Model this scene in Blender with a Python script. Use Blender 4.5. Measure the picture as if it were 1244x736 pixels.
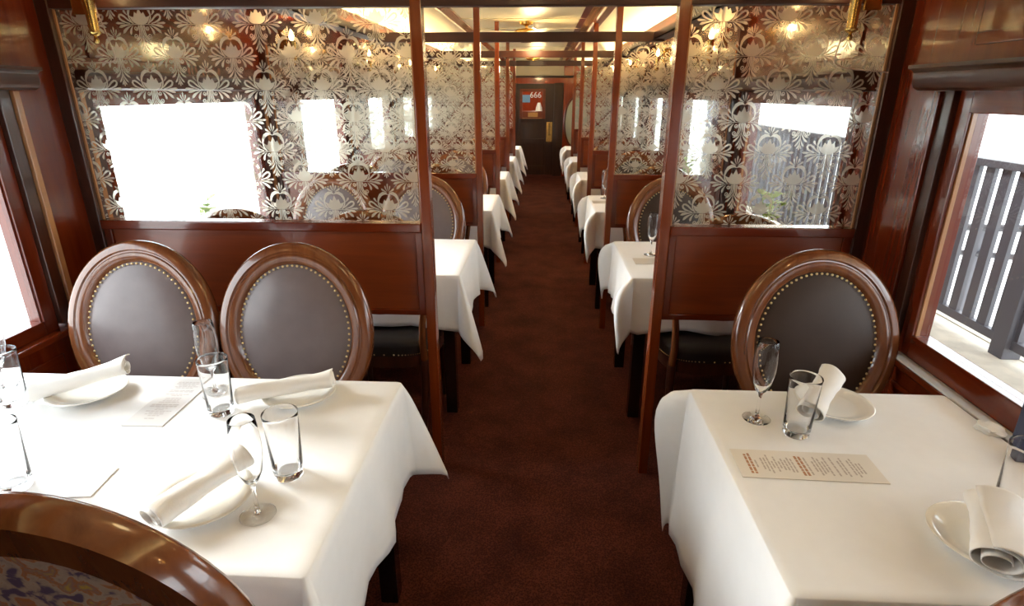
import bpy, bmesh, math, random
from mathutils import Vector, Matrix
PI = math.pi
random.seed(7)
S = bpy.context.scene
COL = S.collection
for o in list(bpy.data.objects):
    bpy.data.objects.remove(o)

# ------------------------------------------------------------------ camera
F_PX, PITCH, YAW, ROLL = 701.34, 0.3492, 0.0494, 0.0009
cam = bpy.data.cameras.new('camera')
cam.sensor_width = 36.0
cam.sensor_fit = 'HORIZONTAL'
cam.lens = F_PX / 1244 * 36.0
cam.clip_start = 0.02
cam.clip_end = 300
camo = bpy.data.objects.new('camera', cam)
COL.objects.link(camo)
camo.location = (0, 0, 1.5652)
camo.rotation_euler = (Matrix.Rotation(YAW, 3, 'Z') @ Matrix.Rotation(PI / 2 - PITCH, 3, 'X') @ Matrix.Rotation(ROLL, 3, 'Z')).to_euler()
S.camera = camo

# ------------------------------------------------------------------ world, sun, exposure
W = bpy.data.worlds.new('sky')
S.world = W
W.use_nodes = True
wn = W.node_tree.nodes
wl = W.node_tree.links
wbg = wn['Background']
wtc = wn.new('ShaderNodeTexCoord')
wsep = wn.new('ShaderNodeSeparateXYZ')
wr = wn.new('ShaderNodeValToRGB')
wr.color_ramp.elements[0].position = 0.45
wr.color_ramp.elements[0].color = (0.90, 0.95, 1.0, 1)
wr.color_ramp.elements[1].position = 1.0
wr.color_ramp.elements[1].color = (0.80, 0.90, 1.0, 1)
wmr = wn.new('ShaderNodeMapRange')
wmr.inputs[1].default_value = -1
wl.new(wtc.outputs['Generated'], wsep.inputs[0])
wl.new(wsep.outputs[2], wmr.inputs[0])
wl.new(wmr.outputs[0], wr.inputs[0])
wl.new(wr.outputs[0], wbg.inputs[0])
wbg.inputs[1].default_value = 5.2
sun = bpy.data.lights.new('sun', 'SUN')
sun.energy = 7.0
sun.angle = math.radians(24)
sun.color = (0.96, 0.98, 1.0)
suno = bpy.data.objects.new('sun', sun)
COL.objects.link(suno)
suno.rotation_euler = Vector((-0.877, 0.32, 0.358)).to_track_quat('Z', 'Y').to_euler()
S.view_settings.view_transform = 'Standard'
S.view_settings.look = 'None'
S.view_settings.gamma = 1.0
S.view_settings.use_curve_mapping = False
S.view_settings.exposure = 0.42
try:
    S.cycles.transparent_max_bounces = 32
    S.cycles.max_bounces = 14
    S.cycles.transmission_bounces = 14
except Exception:
    pass

# ------------------------------------------------------------------ materials
def new_mat(name):
    m = bpy.data.materials.new(name)
    m.use_nodes = True
    nt = m.node_tree
    return m, nt, nt.nodes, nt.links, nt.nodes['Principled BSDF']

def pmat(name, col, rough=0.5, metal=0.0, coat=0.0, spec=0.5, var=0.0, vscale=30.0, bump=0.0, bscale=200.0, sheen=0.0):
    m, nt, n, l, b = new_mat(name)
    b.inputs['Base Color'].default_value = (*col, 1)
    b.inputs['Roughness'].default_value = rough
    b.inputs['Metallic'].default_value = metal
    b.inputs['Coat Weight'].default_value = coat
    b.inputs['Coat Roughness'].default_value = 0.06
    b.inputs['Specular IOR Level'].default_value = spec
    b.inputs['Sheen Weight'].default_value = sheen
    tc = n.new('ShaderNodeTexCoord')
    if var:
        t = n.new('ShaderNodeTexNoise')
        t.inputs['Scale'].default_value = vscale
        t.inputs['Detail'].default_value = 4
        r = n.new('ShaderNodeValToRGB')
        r.color_ramp.elements[0].position = 0.3
        r.color_ramp.elements[1].position = 0.7
        r.color_ramp.elements[0].color = (*[c * (1 - var) for c in col], 1)
        r.color_ramp.elements[1].color = (*[min(1, c * (1 + var)) for c in col], 1)
        l.new(tc.outputs['Object'], t.inputs['Vector'])
        l.new(t.outputs[0], r.inputs[0])
        l.new(r.outputs[0], b.inputs['Base Color'])
    if bump:
        t = n.new('ShaderNodeTexNoise')
        t.inputs['Scale'].default_value = bscale
        t.inputs['Detail'].default_value = 3
        bp = n.new('ShaderNodeBump')
        bp.inputs['Strength'].default_value = bump
        bp.inputs['Distance'].default_value = 0.002
        l.new(tc.outputs['Object'], t.inputs['Vector'])
        l.new(t.outputs[0], bp.inputs['Height'])
        l.new(bp.outputs[0], b.inputs['Normal'])
    return m

def wood(name, c1, c2, axis, rough=0.22, coat=0.6):
    m, nt, n, l, b = new_mat(name)
    tc = n.new('ShaderNodeTexCoord')
    mp = n.new('ShaderNodeMapping')
    sc = [22.0, 22.0, 22.0]
    sc['xyz'.index(axis)] = 1.6
    mp.inputs['Scale'].default_value = sc
    t = n.new('ShaderNodeTexNoise')
    t.inputs['Scale'].default_value = 1.0
    t.inputs['Detail'].default_value = 7
    t.inputs['Roughness'].default_value = 0.62
    t.inputs['Distortion'].default_value = 0.6
    r = n.new('ShaderNodeValToRGB')
    r.color_ramp.elements[0].position = 0.32
    r.color_ramp.elements[1].position = 0.72
    r.color_ramp.elements[0].color = (*c1, 1)
    r.color_ramp.elements[1].color = (*c2, 1)
    l.new(tc.outputs['Object'], mp.inputs[0])
    l.new(mp.outputs[0], t.inputs['Vector'])
    l.new(t.outputs[0], r.inputs[0])
    l.new(r.outputs[0], b.inputs['Base Color'])
    b.inputs['Roughness'].default_value = rough
    b.inputs['Coat Weight'].default_value = coat
    b.inputs['Coat Roughness'].default_value = 0.05
    return m

def pane_glass(name, tint=(0.97, 0.98, 0.97), rim=None):
    # thin window glass: clear transmission and a Fresnel reflection
    m, nt, n, l, b = new_mat(name)
    n.remove(b)
    out = n['Material Output']
    tr = n.new('ShaderNodeBsdfTransparent')
    tr.inputs[0].default_value = (*tint, 1)
    if rim:       # curved glass: longer path through the wall towards the edges
        lw = n.new('ShaderNodeLayerWeight')
        lw.inputs[0].default_value = 0.22
        cr = n.new('ShaderNodeValToRGB')
        cr.color_ramp.elements[0].position = 0.30
        cr.color_ramp.elements[0].color = (*tint, 1)
        cr.color_ramp.elements[1].position = 1.0
        cr.color_ramp.elements[1].color = (*rim, 1)
        l.new(lw.outputs['Facing'], cr.inputs[0])
        l.new(cr.outputs[0], tr.inputs[0])
    gl = n.new('ShaderNodeBsdfGlossy')
    gl.inputs['Roughness'].default_value = 0.01
    fr = n.new('ShaderNodeFresnel')
    fr.inputs[0].default_value = 1.75 if rim else 1.5
    mx = n.new('ShaderNodeMixShader')
    # the ray goes straight through, so the back faces of the sheet must not reflect totally
    ge = n.new('ShaderNodeNewGeometry')
    fb = n.new('ShaderNodeMath')
    fb.operation = 'SUBTRACT'
    fb.inputs[0].default_value = 1.0
    mu = n.new('ShaderNodeMath')
    mu.operation = 'MULTIPLY'
    l.new(ge.outputs['Backfacing'], fb.inputs[1])
    l.new(fr.outputs[0], mu.inputs[0])
    l.new(fb.outputs[0], mu.inputs[1])
    l.new(mu.outputs[0], mx.inputs[0])
    l.new(tr.outputs[0], mx.inputs[1])
    l.new(gl.outputs[0], mx.inputs[2])
    l.new(mx.outputs[0], out.inputs[0])
    return m

def film_mat(name):
    # etched (frosted) areas of the glass: scatter light both ways, partly see-through
    m, nt, n, l, b = new_mat(name)
    n.remove(b)
    out = n['Material Output']
    tr = n.new('ShaderNodeBsdfTransparent')
    df = n.new('ShaderNodeBsdfDiffuse')
    df.inputs[0].default_value = (0.84, 0.76, 0.60, 1)
    tl = n.new('ShaderNodeBsdfTranslucent')
    tl.inputs[0].default_value = (0.92, 0.85, 0.70, 1)
    m1 = n.new('ShaderNodeMixShader')
    m1.inputs[0].default_value = 0.5
    rf = n.new('ShaderNodeBsdfRefraction')      # acid-etched surface: mostly forward scattering
    rf.inputs['Color'].default_value = (0.96, 0.92, 0.82, 1)
    rf.inputs['Roughness'].default_value = 0.62
    rf.inputs['IOR'].default_value = 1.18
    m3 = n.new('ShaderNodeMixShader')
    m3.inputs[0].default_value = 0.45
    m2 = n.new('ShaderNodeMixShader')
    m2.inputs[0].default_value = 0.74
    l.new(df.outputs[0], m1.inputs[1])
    l.new(tl.outputs[0], m1.inputs[2])
    l.new(tr.outputs[0], m2.inputs[1])
    l.new(m1.outputs[0], m3.inputs[1])
    l.new(rf.outputs[0], m3.inputs[2])
    l.new(m3.outputs[0], m2.inputs[2])
    l.new(m2.outputs[0], out.inputs[0])
    return m

def glass_mat(name):
    m, nt, n, l, b = new_mat(name)
    b.inputs['Base Color'].default_value = (1, 1, 1, 1)
    b.inputs['Roughness'].default_value = 0.0
    b.inputs['IOR'].default_value = 1.36
    b.inputs['Transmission Weight'].default_value = 1.0
    return m

def emit(name, col, st):
    m, nt, n, l, b = new_mat(name)
    b.inputs['Base Color'].default_value = (*col, 1)
    b.inputs['Emission Color'].default_value = (*col, 1)
    b.inputs['Emission Strength'].default_value = st
    return m

def floral(name):
    m, nt, n, l, b = new_mat(name)
    tc = n.new('ShaderNodeTexCoord')
    t = n.new('ShaderNodeTexNoise')
    t.inputs['Scale'].default_value = 34
    t.inputs['Detail'].default_value = 3
    t.inputs['Distortion'].default_value = 0.4
    r = n.new('ShaderNodeValToRGB')
    cr = r.color_ramp
    cr.interpolation = 'LINEAR'
    pal = [(0.0, (0.10, 0.06, 0.10)), (0.38, (0.14, 0.09, 0.16)), (0.44, (0.50, 0.36, 0.26)), (0.53, (0.58, 0.44, 0.32)),
           (0.57, (0.55, 0.20, 0.06)), (0.63, (0.42, 0.24, 0.18)), (0.70, (0.66, 0.42, 0.08))]
    cr.elements[0].position, cr.elements[0].color = pal[0][0], (*pal[0][1], 1)
    cr.elements[1].position, cr.elements[1].color = pal[-1][0], (*pal[-1][1], 1)
    for p, c in pal[1:-1]:
        e = cr.elements.new(p)
        e.color = (*c, 1)
    l.new(tc.outputs['Object'], t.inputs['Vector'])
    l.new(t.outputs[0], r.inputs[0])
    l.new(r.outputs[0], b.inputs['Base Color'])
    b.inputs['Roughness'].default_value = 0.9
    return m

def carpet_mat(name):
    m, nt, n, l, b = new_mat(name)
    tc = n.new('ShaderNodeTexCoord')
    v = n.new('ShaderNodeTexVoronoi')
    v.inputs['Scale'].default_value = 170
    t = n.new('ShaderNodeTexNoise')
    t.inputs['Scale'].default_value = 5
    t.inputs['Detail'].default_value = 8
    mx = n.new('ShaderNodeMath')
    mx.operation = 'MULTIPLY'
    r = n.new('ShaderNodeValToRGB')
    r.color_ramp.elements[0].position = 0.05
    r.color_ramp.elements[1].position = 0.45
    r.color_ramp.elements[0].color = (0.032, 0.008, 0.006, 1)
    r.color_ramp.elements[1].color = (0.130, 0.033, 0.021, 1)
    l.new(tc.outputs['Object'], v.inputs['Vector'])
    l.new(tc.outputs['Object'], t.inputs['Vector'])
    l.new(v.outputs[0], mx.inputs[0])
    l.new(t.outputs[0], mx.inputs[1])
    l.new(mx.outputs[0], r.inputs[0])
    l.new(r.outputs[0], b.inputs['Base Color'])
    bp = n.new('ShaderNodeBump')
    bp.inputs['Strength'].default_value = 0.5
    bp.inputs['Distance'].default_value = 0.004
    l.new(v.outputs[0], bp.inputs['Height'])
    l.new(bp.outputs[0], b.inputs['Normal'])
    b.inputs['Roughness'].default_value = 0.95
    b.inputs['Specular IOR Level'].default_value = 0.15
    return m

M = {}
RED1, RED2 = (0.105, 0.011, 0.002), (0.180, 0.025, 0.004)
M['wood_z'] = wood('mahogany_upright', RED1, RED2, 'z')
M['wood_x'] = wood('mahogany_across', RED1, RED2, 'x')
M['wood_y'] = wood('mahogany_lengthwise', RED1, RED2, 'y')
M['post'] = wood('post_mahogany', (0.160, 0.026, 0.005), (0.260, 0.050, 0.009), 'z', 0.25, 0.5)
M['panel'] = wood('mahogany_panel', (0.165, 0.026, 0.004), (0.245, 0.044, 0.006), 'x', 0.32, 0.25)
M['dark_x'] = wood('dark_wood_across', (0.040, 0.010, 0.005), (0.070, 0.018, 0.007), 'x', 0.45, 0.08)
M['dark_y'] = wood('dark_wood_lengthwise', (0.045, 0.011, 0.004), (0.085, 0.022, 0.007), 'y', 0.35, 0.15)
M['dark_z'] = wood('dark_wood_upright', (0.034, 0.010, 0.005), (0.070, 0.020, 0.009), 'z', 0.3, 0.4)
M['tan_z'] = wood('pale_wood_upright', (0.38, 0.17, 0.07), (0.52, 0.26, 0.11), 'z', 0.25, 0.5)
M['chair'] = wood('chair_walnut', (0.125, 0.036, 0.012), (0.230, 0.076, 0.024), 'z', 0.2, 0.7)
M['black'] = pmat('black_lacquer', (0.010, 0.008, 0.008), 0.25, coat=0.4)
M['cream'] = pmat('cream_ceiling_paint', (0.82, 0.72, 0.46), 0.4, coat=0.12, var=0.05, vscale=3)
M['carpet'] = carpet_mat('maroon_carpet')
M['linen'] = pmat('white_linen', (0.90, 0.892, 0.88), 0.8, var=0.012, vscale=25, bump=0.12, bscale=500, sheen=0.15)
M['napkin'] = pmat('napkin_linen', (0.88, 0.85, 0.80), 0.85, bump=0.2, bscale=260, sheen=0.15)
M['china'] = pmat('white_china', (0.86, 0.83, 0.76), 0.12, coat=0.5)
M['pane'] = pane_glass('window_glass')
M['film'] = film_mat('etched_glass')
M['glass'] = glass_mat('drinking_glass')
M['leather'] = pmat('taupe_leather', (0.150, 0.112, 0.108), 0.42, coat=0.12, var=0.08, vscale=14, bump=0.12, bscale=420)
M['leather_b'] = pmat('darker_leather', (0.045, 0.026, 0.019), 0.5, coat=0.0, spec=0.35, var=0.08, vscale=14, bump=0.12, bscale=420)  # darker, browner copy of the leather for right-hand chairs
M['seat'] = pmat('black_leather', (0.020, 0.015, 0.014), 0.38, bump=0.1, bscale=300)
M['floral'] = floral('floral_tapestry')
M['brass'] = pmat('brass', (0.78, 0.52, 0.16), 0.25, metal=1.0)
M['nail'] = pmat('brass_nail', (0.70, 0.52, 0.26), 0.3, metal=1.0)
M['chrome'] = pmat('chrome', (0.8, 0.8, 0.8), 0.15, metal=1.0)
M['paper'] = pmat('menu_paper', (0.86, 0.80, 0.71), 0.3, coat=0.6)
M['paper_w'] = pmat('white_menu_paper', (0.84, 0.82, 0.80), 0.35, coat=0.6)
M['ink'] = pmat('grey_ink', (0.52, 0.44, 0.37), 0.5)
M['ink_r'] = pmat('brown_ink', (0.46, 0.22, 0.11), 0.5)
M['ink_f'] = pmat('faint_grey_ink', (0.62, 0.58, 0.56), 0.5)
M['navy'] = pmat('navy_cloth', (0.035, 0.042, 0.085), 0.6, bump=0.2)
M['tan'] = pmat('tan_board', (0.62, 0.34, 0.10), 0.5, var=0.1)
M['ledge'] = pmat('sunlit_pale_ledge', (0.86, 0.87, 0.82), 0.3, coat=0.4)  # pale strip whitened further to stand for sunlight on the ledge
M['added_soffit'] = pmat('warm_bounce_soffit', (0.62, 0.42, 0.22), 0.6, var=0.1)  # underside of the added canopy, tan to bounce warm light inside
M['deck'] = pmat('deck_boards', (0.64, 0.58, 0.48), 0.7, var=0.18, vscale=7)
M['gravel'] = pmat('gravel_strip', (0.30, 0.27, 0.23), 0.9, var=0.35, vscale=70, bump=0.6, bscale=60)
M['rail'] = pmat('hazed_grey_paint', (0.105, 0.100, 0.115), 0.5)  # dark grey, base lifted to include haze from the window glass
M['ground'] = pmat('pale_concrete', (0.72, 0.70, 0.66), 0.85, var=0.04, vscale=2)
M['leaf'] = pmat('green_leaf', (0.26, 0.36, 0.035), 0.5, var=0.2, vscale=20)
M['pot'] = pmat('pale_pot', (0.62, 0.60, 0.52), 0.4, coat=0.3)
M['bulb'] = emit('warm_bulb', (1.0, 0.72, 0.34), 14)
M['globe'] = emit('lamp_globe', (1.0, 0.86, 0.60), 9)
M['door'] = wood('door_wood', (0.028, 0.010, 0.005), (0.055, 0.020, 0.009), 'z', 0.3, 0.4)
M['lacq'] = wood('red_lacquer', (0.30, 0.035, 0.010), (0.42, 0.06, 0.014), 'z', 0.2, 0.7)
M['mirror'] = pmat('greenish_mirror', (0.55, 0.60, 0.48), 0.35, metal=0.6)
M['blue'] = pmat('blue_notice', (0.16, 0.34, 0.56), 0.6)
M['white'] = pmat('white_paint', (0.85, 0.85, 0.82), 0.6)
M['cord'] = pmat('pale_cord', (0.55, 0.42, 0.34), 0.5)
M['shell'] = pmat('carriage_outside', (0.10, 0.02, 0.015), 0.4)
M['terra'] = pmat('terracotta_wall', (0.40, 0.15, 0.08), 0.8, var=0.15, vscale=4)

# ------------------------------------------------------------------ mesh helpers
class MB:
    def __init__(s):
        s.v = []
        s.f = []
    def add(s, vs, fs):
        o = len(s.v)
        s.v += [tuple(v) for v in vs]
        s.f += [tuple(i + o for i in f) for f in fs]
        return s
    def box(s, x0, x1, y0, y1, z0, z1, bev=0.0):
        if bev <= 0:
            vs = [(x, y, z) for x in (x0, x1) for y in (y0, y1) for z in (z0, z1)]
            return s.add(vs, [(0, 1, 3, 2), (4, 6, 7, 5), (0, 4, 5, 1), (2, 3, 7, 6), (0, 2, 6, 4), (1, 5, 7, 3)])
        bm = bmesh.new()
        bmesh.ops.create_cube(bm, size=1)
        for v in bm.verts:
            v.co = Vector(((x0 + x1) / 2 + v.co.x * (x1 - x0), (y0 + y1) / 2 + v.co.y * (y1 - y0), (z0 + z1) / 2 + v.co.z * (z1 - z0)))
        bmesh.ops.bevel(bm, geom=bm.edges[:], offset=bev, segments=2, profile=0.6, affect='EDGES')
        bm.verts.index_update()
        s.add([v.co for v in bm.verts], [[v.index for v in f.verts] for f in bm.faces])
        bm.free()
        return s
    def lathe(s, prof, n=24, c=(0, 0, 0), mat=None, close=False):
        vs, fs = [], []
        k = len(prof)
        for i in range(n):
            a = 2 * PI * i / n
            for r, z in prof:
                p = Vector((r * math.cos(a), r * math.sin(a), z))
                if mat:
                    p = mat @ p
                vs.append(p + Vector(c))
        for i in range(n):
            j = (i + 1) % n
            for q in range(k - 1 if not close else k):
                q2 = (q + 1) % k
                fs.append((i * k + q, j * k + q, j * k + q2, i * k + q2))
        return s.add(vs, fs)
    def tube(s, pts, r, n=8, cap=True):
        pts = [Vector(p) for p in pts]
        rr = r if isinstance(r, (list, tuple)) else [r] * len(pts)
        vs, fs = [], []
        up = None
        for i, p in enumerate(pts):
            t = (pts[min(i + 1, len(pts) - 1)] - pts[max(i - 1, 0)]).normalized()
            if up is None:
                up = Vector((0, 0, 1)) if abs(t.z) < 0.9 else Vector((1, 0, 0))
            a = t.cross(up).normalized()
            b = a.cross(t).normalized()
            up = b
            for k in range(n):
                th = 2 * PI * k / n
                vs.append(p + a * rr[i] * math.cos(th) + b * rr[i] * math.sin(th))
        for i in range(len(pts) - 1):
            for k in range(n):
                k2 = (k + 1) % n
                fs.append((i * n + k, i * n + k2, (i + 1) * n + k2, (i + 1) * n + k))
        if cap:
            fs.append(tuple(range(n))[::-1])
            fs.append(tuple((len(pts) - 1) * n + k for k in range(n)))
        return s.add(vs, fs)
    def prism_y(s, prof, y0, y1):
        k = len(prof)
        vs = [(x, y0, z) for x, z in prof] + [(x, y1, z) for x, z in prof]
        fs = [(i, (i + 1) % k, k + (i + 1) % k, k + i) for i in range(k)] + [tuple(range(k))[::-1], tuple(range(k, 2 * k))]
        return s.add(vs, fs)
    def build(s, name, mat, parent=None, smooth=None, loc=None):
        me = bpy.data.meshes.new(name)
        me.from_pydata(s.v, [], s.f)
        bm = bmesh.new()
        bm.from_mesh(me)
        bmesh.ops.recalc_face_normals(bm, faces=bm.faces)
        bm.to_mesh(me)
        bm.free()
        me.materials.append(mat)
        if smooth is not None:
            me.shade_smooth()
            me.set_sharp_from_angle(angle=math.radians(smooth))
        o = bpy.data.objects.new(name, me)
        COL.objects.link(o)
        if parent:
            o.parent = parent
        if loc:
            o.location = loc
        return o

def empty(name, loc=(0, 0, 0), rz=0.0):
    o = bpy.data.objects.new(name, None)
    o.empty_display_size = 0.05
    COL.objects.link(o)
    o.location = loc
    o.rotation_euler = (0, 0, rz)
    return o
def tag(o, label, cat, group=None, kind=None):
    o['label'] = label
    o['category'] = cat
    if group:
        o['group'] = group
    if kind:
        o['kind'] = kind
    return o
def struct(o):
    o['kind'] = 'structure'
    return o
def kids(o):
    return [c for c in bpy.data.objects if c.parent == o]
def copy_tree(o, parent=None):
    c = o.copy()
    COL.objects.link(c)
    if parent:
        c.parent = parent
    for ch in kids(o):
        copy_tree(ch, c)
    return c
def point(name, loc, e, col, r=0.04):
    li = bpy.data.lights.new(name, 'POINT')
    li.energy = e
    li.color = col
    li.shadow_soft_size = r
    o = bpy.data.objects.new(name, li)
    COL.objects.link(o)
    o.location = loc
    return o

# ------------------------------------------------------------------ layout (metres; camera stands at x 0, y 0, car runs along +y)
XW_L, XW_R = -1.76, 1.20           # inner faces of the side walls
Y0, Y1 = -2.2, 11.77               # rear and far end walls
Z_DECK, Z_TOP = 1.98, 2.14         # wooden side deck, cream centre ceiling
PY = [2.144, 3.800, 5.450, 7.100, 8.750]
SILL = [1.098, 1.072, 1.072, 1.072, 1.072]
BEAM = [1.838, 1.853, 1.853, 1.853]
PXL = [-0.414, -0.384, -0.384, -0.384, -0.384]
PXR = [0.4475, 0.430, 0.430, 0.430, 0.430]
WIN_L = [(0.55, 1.84), (2.36, 3.66), (4.40, 5.33), (6.15, 6.98), (7.70, 8.60), (9.2, 10.2)]
WIN_R = [(-1.2, 0.10), (0.55, 1.79), (2.46, 3.66), (4.38, 5.33), (6.20, 6.98), (7.70, 8.60), (9.2, 10.2)]
GZ1 = 1.512                        # top of the side window glass
GZB = {-1: 0.792, 1: 0.826}        # bottom of the side window glass

# ------------------------------------------------------------------ setting
fl = MB().box(XW_L - 0.1, XW_R + 0.1, Y0, Y1 + 2.2, -0.06, 0.0).build('floor', M['carpet'])
struct(fl)

# ceiling: flat cream middle with coved sides, dark side decks
prof = [(-1.06, 1.90), (-1.02, 1.99), (-0.95, 2.06), (-0.86, 2.11), (-0.73, Z_TOP), (0.40, Z_TOP), (0.53, 2.11), (0.62, 2.06), (0.69, 1.99), (0.73, 1.90)]
cv = MB()
cv.add([(x, Y0, z) for x, z in prof] + [(x, Y1, z) for x, z in prof] + [(x, Y0, z + 0.03) for x, z in prof] + [(x, Y1, z + 0.03) for x, z in prof],
       [(i, i + 1, 10 + i + 1, 10 + i) for i in range(9)] + [(20 + i, 20 + i + 1, 30 + i + 1, 30 + i) for i in range(9)] + [(0, 10, 30, 20), (9, 19, 39, 29)])
ceil = struct(cv.build('ceiling', M['cream'], smooth=40))
for k, y in enumerate([-1.0 + 0.78 * i for i in range(17)]):
    MB().box(-0.72, 0.39, y, y + 0.012, Z_TOP - 0.006, Z_TOP + 0.004).build('ceiling_batten', M['cream'], ceil)
side = MB().box(XW_L - 0.1, -1.06, Y0, Y1, Z_DECK, Z_DECK + 0.04).box(0.73, XW_R + 0.1, Y0, Y1, Z_DECK, Z_DECK + 0.04)
struct(side.build('trim_1', M['wood_y']))
struct(MB().box(-1.075, -1.03, Y0, Y1, 1.865, Z_DECK, 0.006).build('trim_2', M['dark_y']))
struct(MB().box(0.70, 0.745, Y0, Y1, 1.865, Z_DECK, 0.006).build('trim_3', M['dark_y']))
for i, (xc) in enumerate((-0.73, 0.40)):
    t = MB()
    t.prism_y([(xc - 0.055, Z_TOP + 0.005), (xc - 0.055, Z_TOP - 0.012), (xc - 0.03, Z_TOP - 0.02), (xc - 0.012, Z_TOP - 0.034), (xc + 0.012, Z_TOP - 0.034), (xc + 0.03, Z_TOP - 0.02), (xc + 0.055, Z_TOP - 0.012), (xc + 0.055, Z_TOP + 0.005)], Y0, Y1)
    struct(t.build('trim_%d' % (4 + i), M['tan_z'], smooth=50))
# roof over everything (the car body outside)
rf = MB()
rp = [(XW_L - 0.16, 1.98), (XW_L - 0.1, 2.12), (-1.1, 2.25), (-0.25, 2.32), (0.6, 2.25), (XW_R + 0.1, 2.12), (XW_R + 0.16, 1.98)]
rf.prism_y(rp + [(XW_R + 0.16, 1.96), (XW_R + 0.1, 2.03), (-0.25, 2.20), (XW_L - 0.1, 2.03), (XW_L - 0.16, 1.96)], Y0 - 0.1, Y1 + 2.3)
struct(rf.build('roof', M['shell']))

def side_wall(name, xin, sgn, wins):
    """sgn: -1 for the left wall, +1 for the right; xin the inner face"""
    xo = xin + sgn * 0.12
    a, b = min(xin, xo), max(xin, xo)
    m = MB()
    m.box(a, b, Y0, Y1 + 2.2, 0.0, 0.74)
    m.box(a, b, Y0, Y1 + 2.2, 1.60, Z_DECK + 0.04)
    y = Y0
    for w0, w1 in wins:
        m.box(a, b, y, w0 - 0.10, 0.74, 1.60)
        y = w1 + 0.10
    m.box(a, b, y, Y1 + 2.2, 0.74, 1.60)
    return struct(m.build(name, M['wood_z']))
wl_ = side_wall('wall_left', XW_L, -1, WIN_L)
wr_ = side_wall('wall_right', XW_R, 1, WIN_R)
# raised frieze panels above the windows and dado panels below belong to the walls
def wall_panels(wall, xin, sgn, wins):
    for w0, w1 in wins:
        if w1 < 0.2:
            continue
        x0, x1 = sorted((xin, xin - sgn * 0.008))
        MB().box(x0, x1, w0 - 0.02, w1 + 0.02, 1.69, 1.93, 0.004).build('frieze_panel', M['wood_y'], wall)
        MB().box(x0, x1, w0 - 0.02, w1 + 0.02, 0.10, 0.66, 0.004).build('dado_panel', M['wood_y'], wall)
wall_panels(wl_, XW_L, -1, WIN_L)
wall_panels(wr_, XW_R, 1, WIN_R)

def window(i, xin, sgn, w0, w1):
    GZ0 = GZB[sgn]
    root = empty('window_%d' % i, (xin, (w0 + w1) / 2, GZ0))
    struct(root)
    def loc(m, name, mat, smooth=None, par=None):
        m.v = [(x - xin, y - (w0 + w1) / 2, z - GZ0) for x, y, z in m.v]
        return m.build(name, mat, par or root, smooth)
    def bx(d0, d1, y0, y1, z0, z1, bev=0.003):   # d: depth from the inner face outwards (negative = into the room)
        x0, x1 = sorted((xin + sgn * d0, xin + sgn * d1))
        return MB().box(x0, x1, y0, y1, z0, z1, bev)
    for (ya, yb) in ((w0 - 0.10, w0 - 0.055), (w1 + 0.055, w1 + 0.10)):
        loc(bx(-0.006, 0.06, ya, yb, 0.76, 1.60), 'jamb', M['dark_z'])
    for (ya, yb) in ((w0 - 0.055, w0), (w1, w1 + 0.055)):
        loc(bx(0.012, 0.07, ya, yb, GZ0 - 0.075, 1.60), 'sash_stile', M['wood_z'])
    for (ya, yb) in ((w0 - 0.128, w0 - 0.103), (w1 + 0.103, w1 + 0.128)):
        loc(bx(-0.016, 0.0, ya, yb, 0.76, 1.57), 'architrave', M['tan_z'] if sgn < 0 else M['wood_z'])
    for (ya, yb) in ((w0, w0 + 0.006), (w1 - 0.006, w1)):
        loc(bx(0.022, 0.034, ya, yb, GZ0, GZ1, 0), 'glazing_bead', M['wood_z'] if sgn < 0 else M['tan_z'])
    loc(bx(0.012, 0.07, w0, w1, GZ0 - 0.075, GZ0), 'bottom_rail', M['wood_y'])
    loc(bx(0.012, 0.07, w0, w1, GZ1, 1.60), 'top_rail', M['wood_y'])
    loc(bx(0.036, 0.042, w0 + 0.001, w1 - 0.001, GZ0 + 0.001, GZ1 - 0.001, 0), 'glass_pane', M['pane'])
    loc(bx(-0.030, 0.10, w0 - 0.10, w1 + 0.10, 0.722, 0.745, 0.005), 'window_sill', M['wood_y'])
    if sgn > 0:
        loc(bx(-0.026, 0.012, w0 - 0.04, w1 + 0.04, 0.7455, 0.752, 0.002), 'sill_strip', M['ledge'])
    pr = [(0.0, 1.572), (-0.055, 1.572), (-0.070, 1.580), (-0.078, 1.594), (-0.078, 1.622), (-0.086, 1.630), (-0.098, 1.634), (-0.098, 1.644), (0.0, 1.644)]
    m = MB().prism_y([(xin + sgn * d, z) for d, z in pr], w0 - 0.15, w1 + 0.15)
    loc(m, 'pelmet', M['dark_y'], 30)
    return root
n = 1
for (a, b) in WIN_L:
    window(n, XW_L, -1, a, b)
    n += 1
for (a, b) in WIN_R:
    window(n, XW_R, 1, a, b)
    n += 1

struct(MB().box(XW_L - 0.1, XW_R + 0.1, Y0 - 0.1, Y0, 0, 2.2).build('wall_back', M['wood_x']))
# far bulkhead with a door opening
DX0, DX1, DZ = -0.56, 0.40, 1.74
we = MB().box(XW_L, DX0, Y1, Y1 + 0.08, 0, 2.2).box(DX1, XW_R, Y1, Y1 + 0.08, 0, 2.2).box(DX0, DX1, Y1, Y1 + 0.08, DZ, 1.86)
wend = struct(we.build('wall_end', M['lacq']))
struct(MB().box(DX0, DX1, Y1, Y1 + 0.08, 1.86, 2.2).build('wall_over_door', M['cream']))
struct(MB().box(-1.0, 0.9, Y1 - 0.03, Y1, 1.83, 1.87, 0.004).build('trim_6', M['dark_x']))

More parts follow.
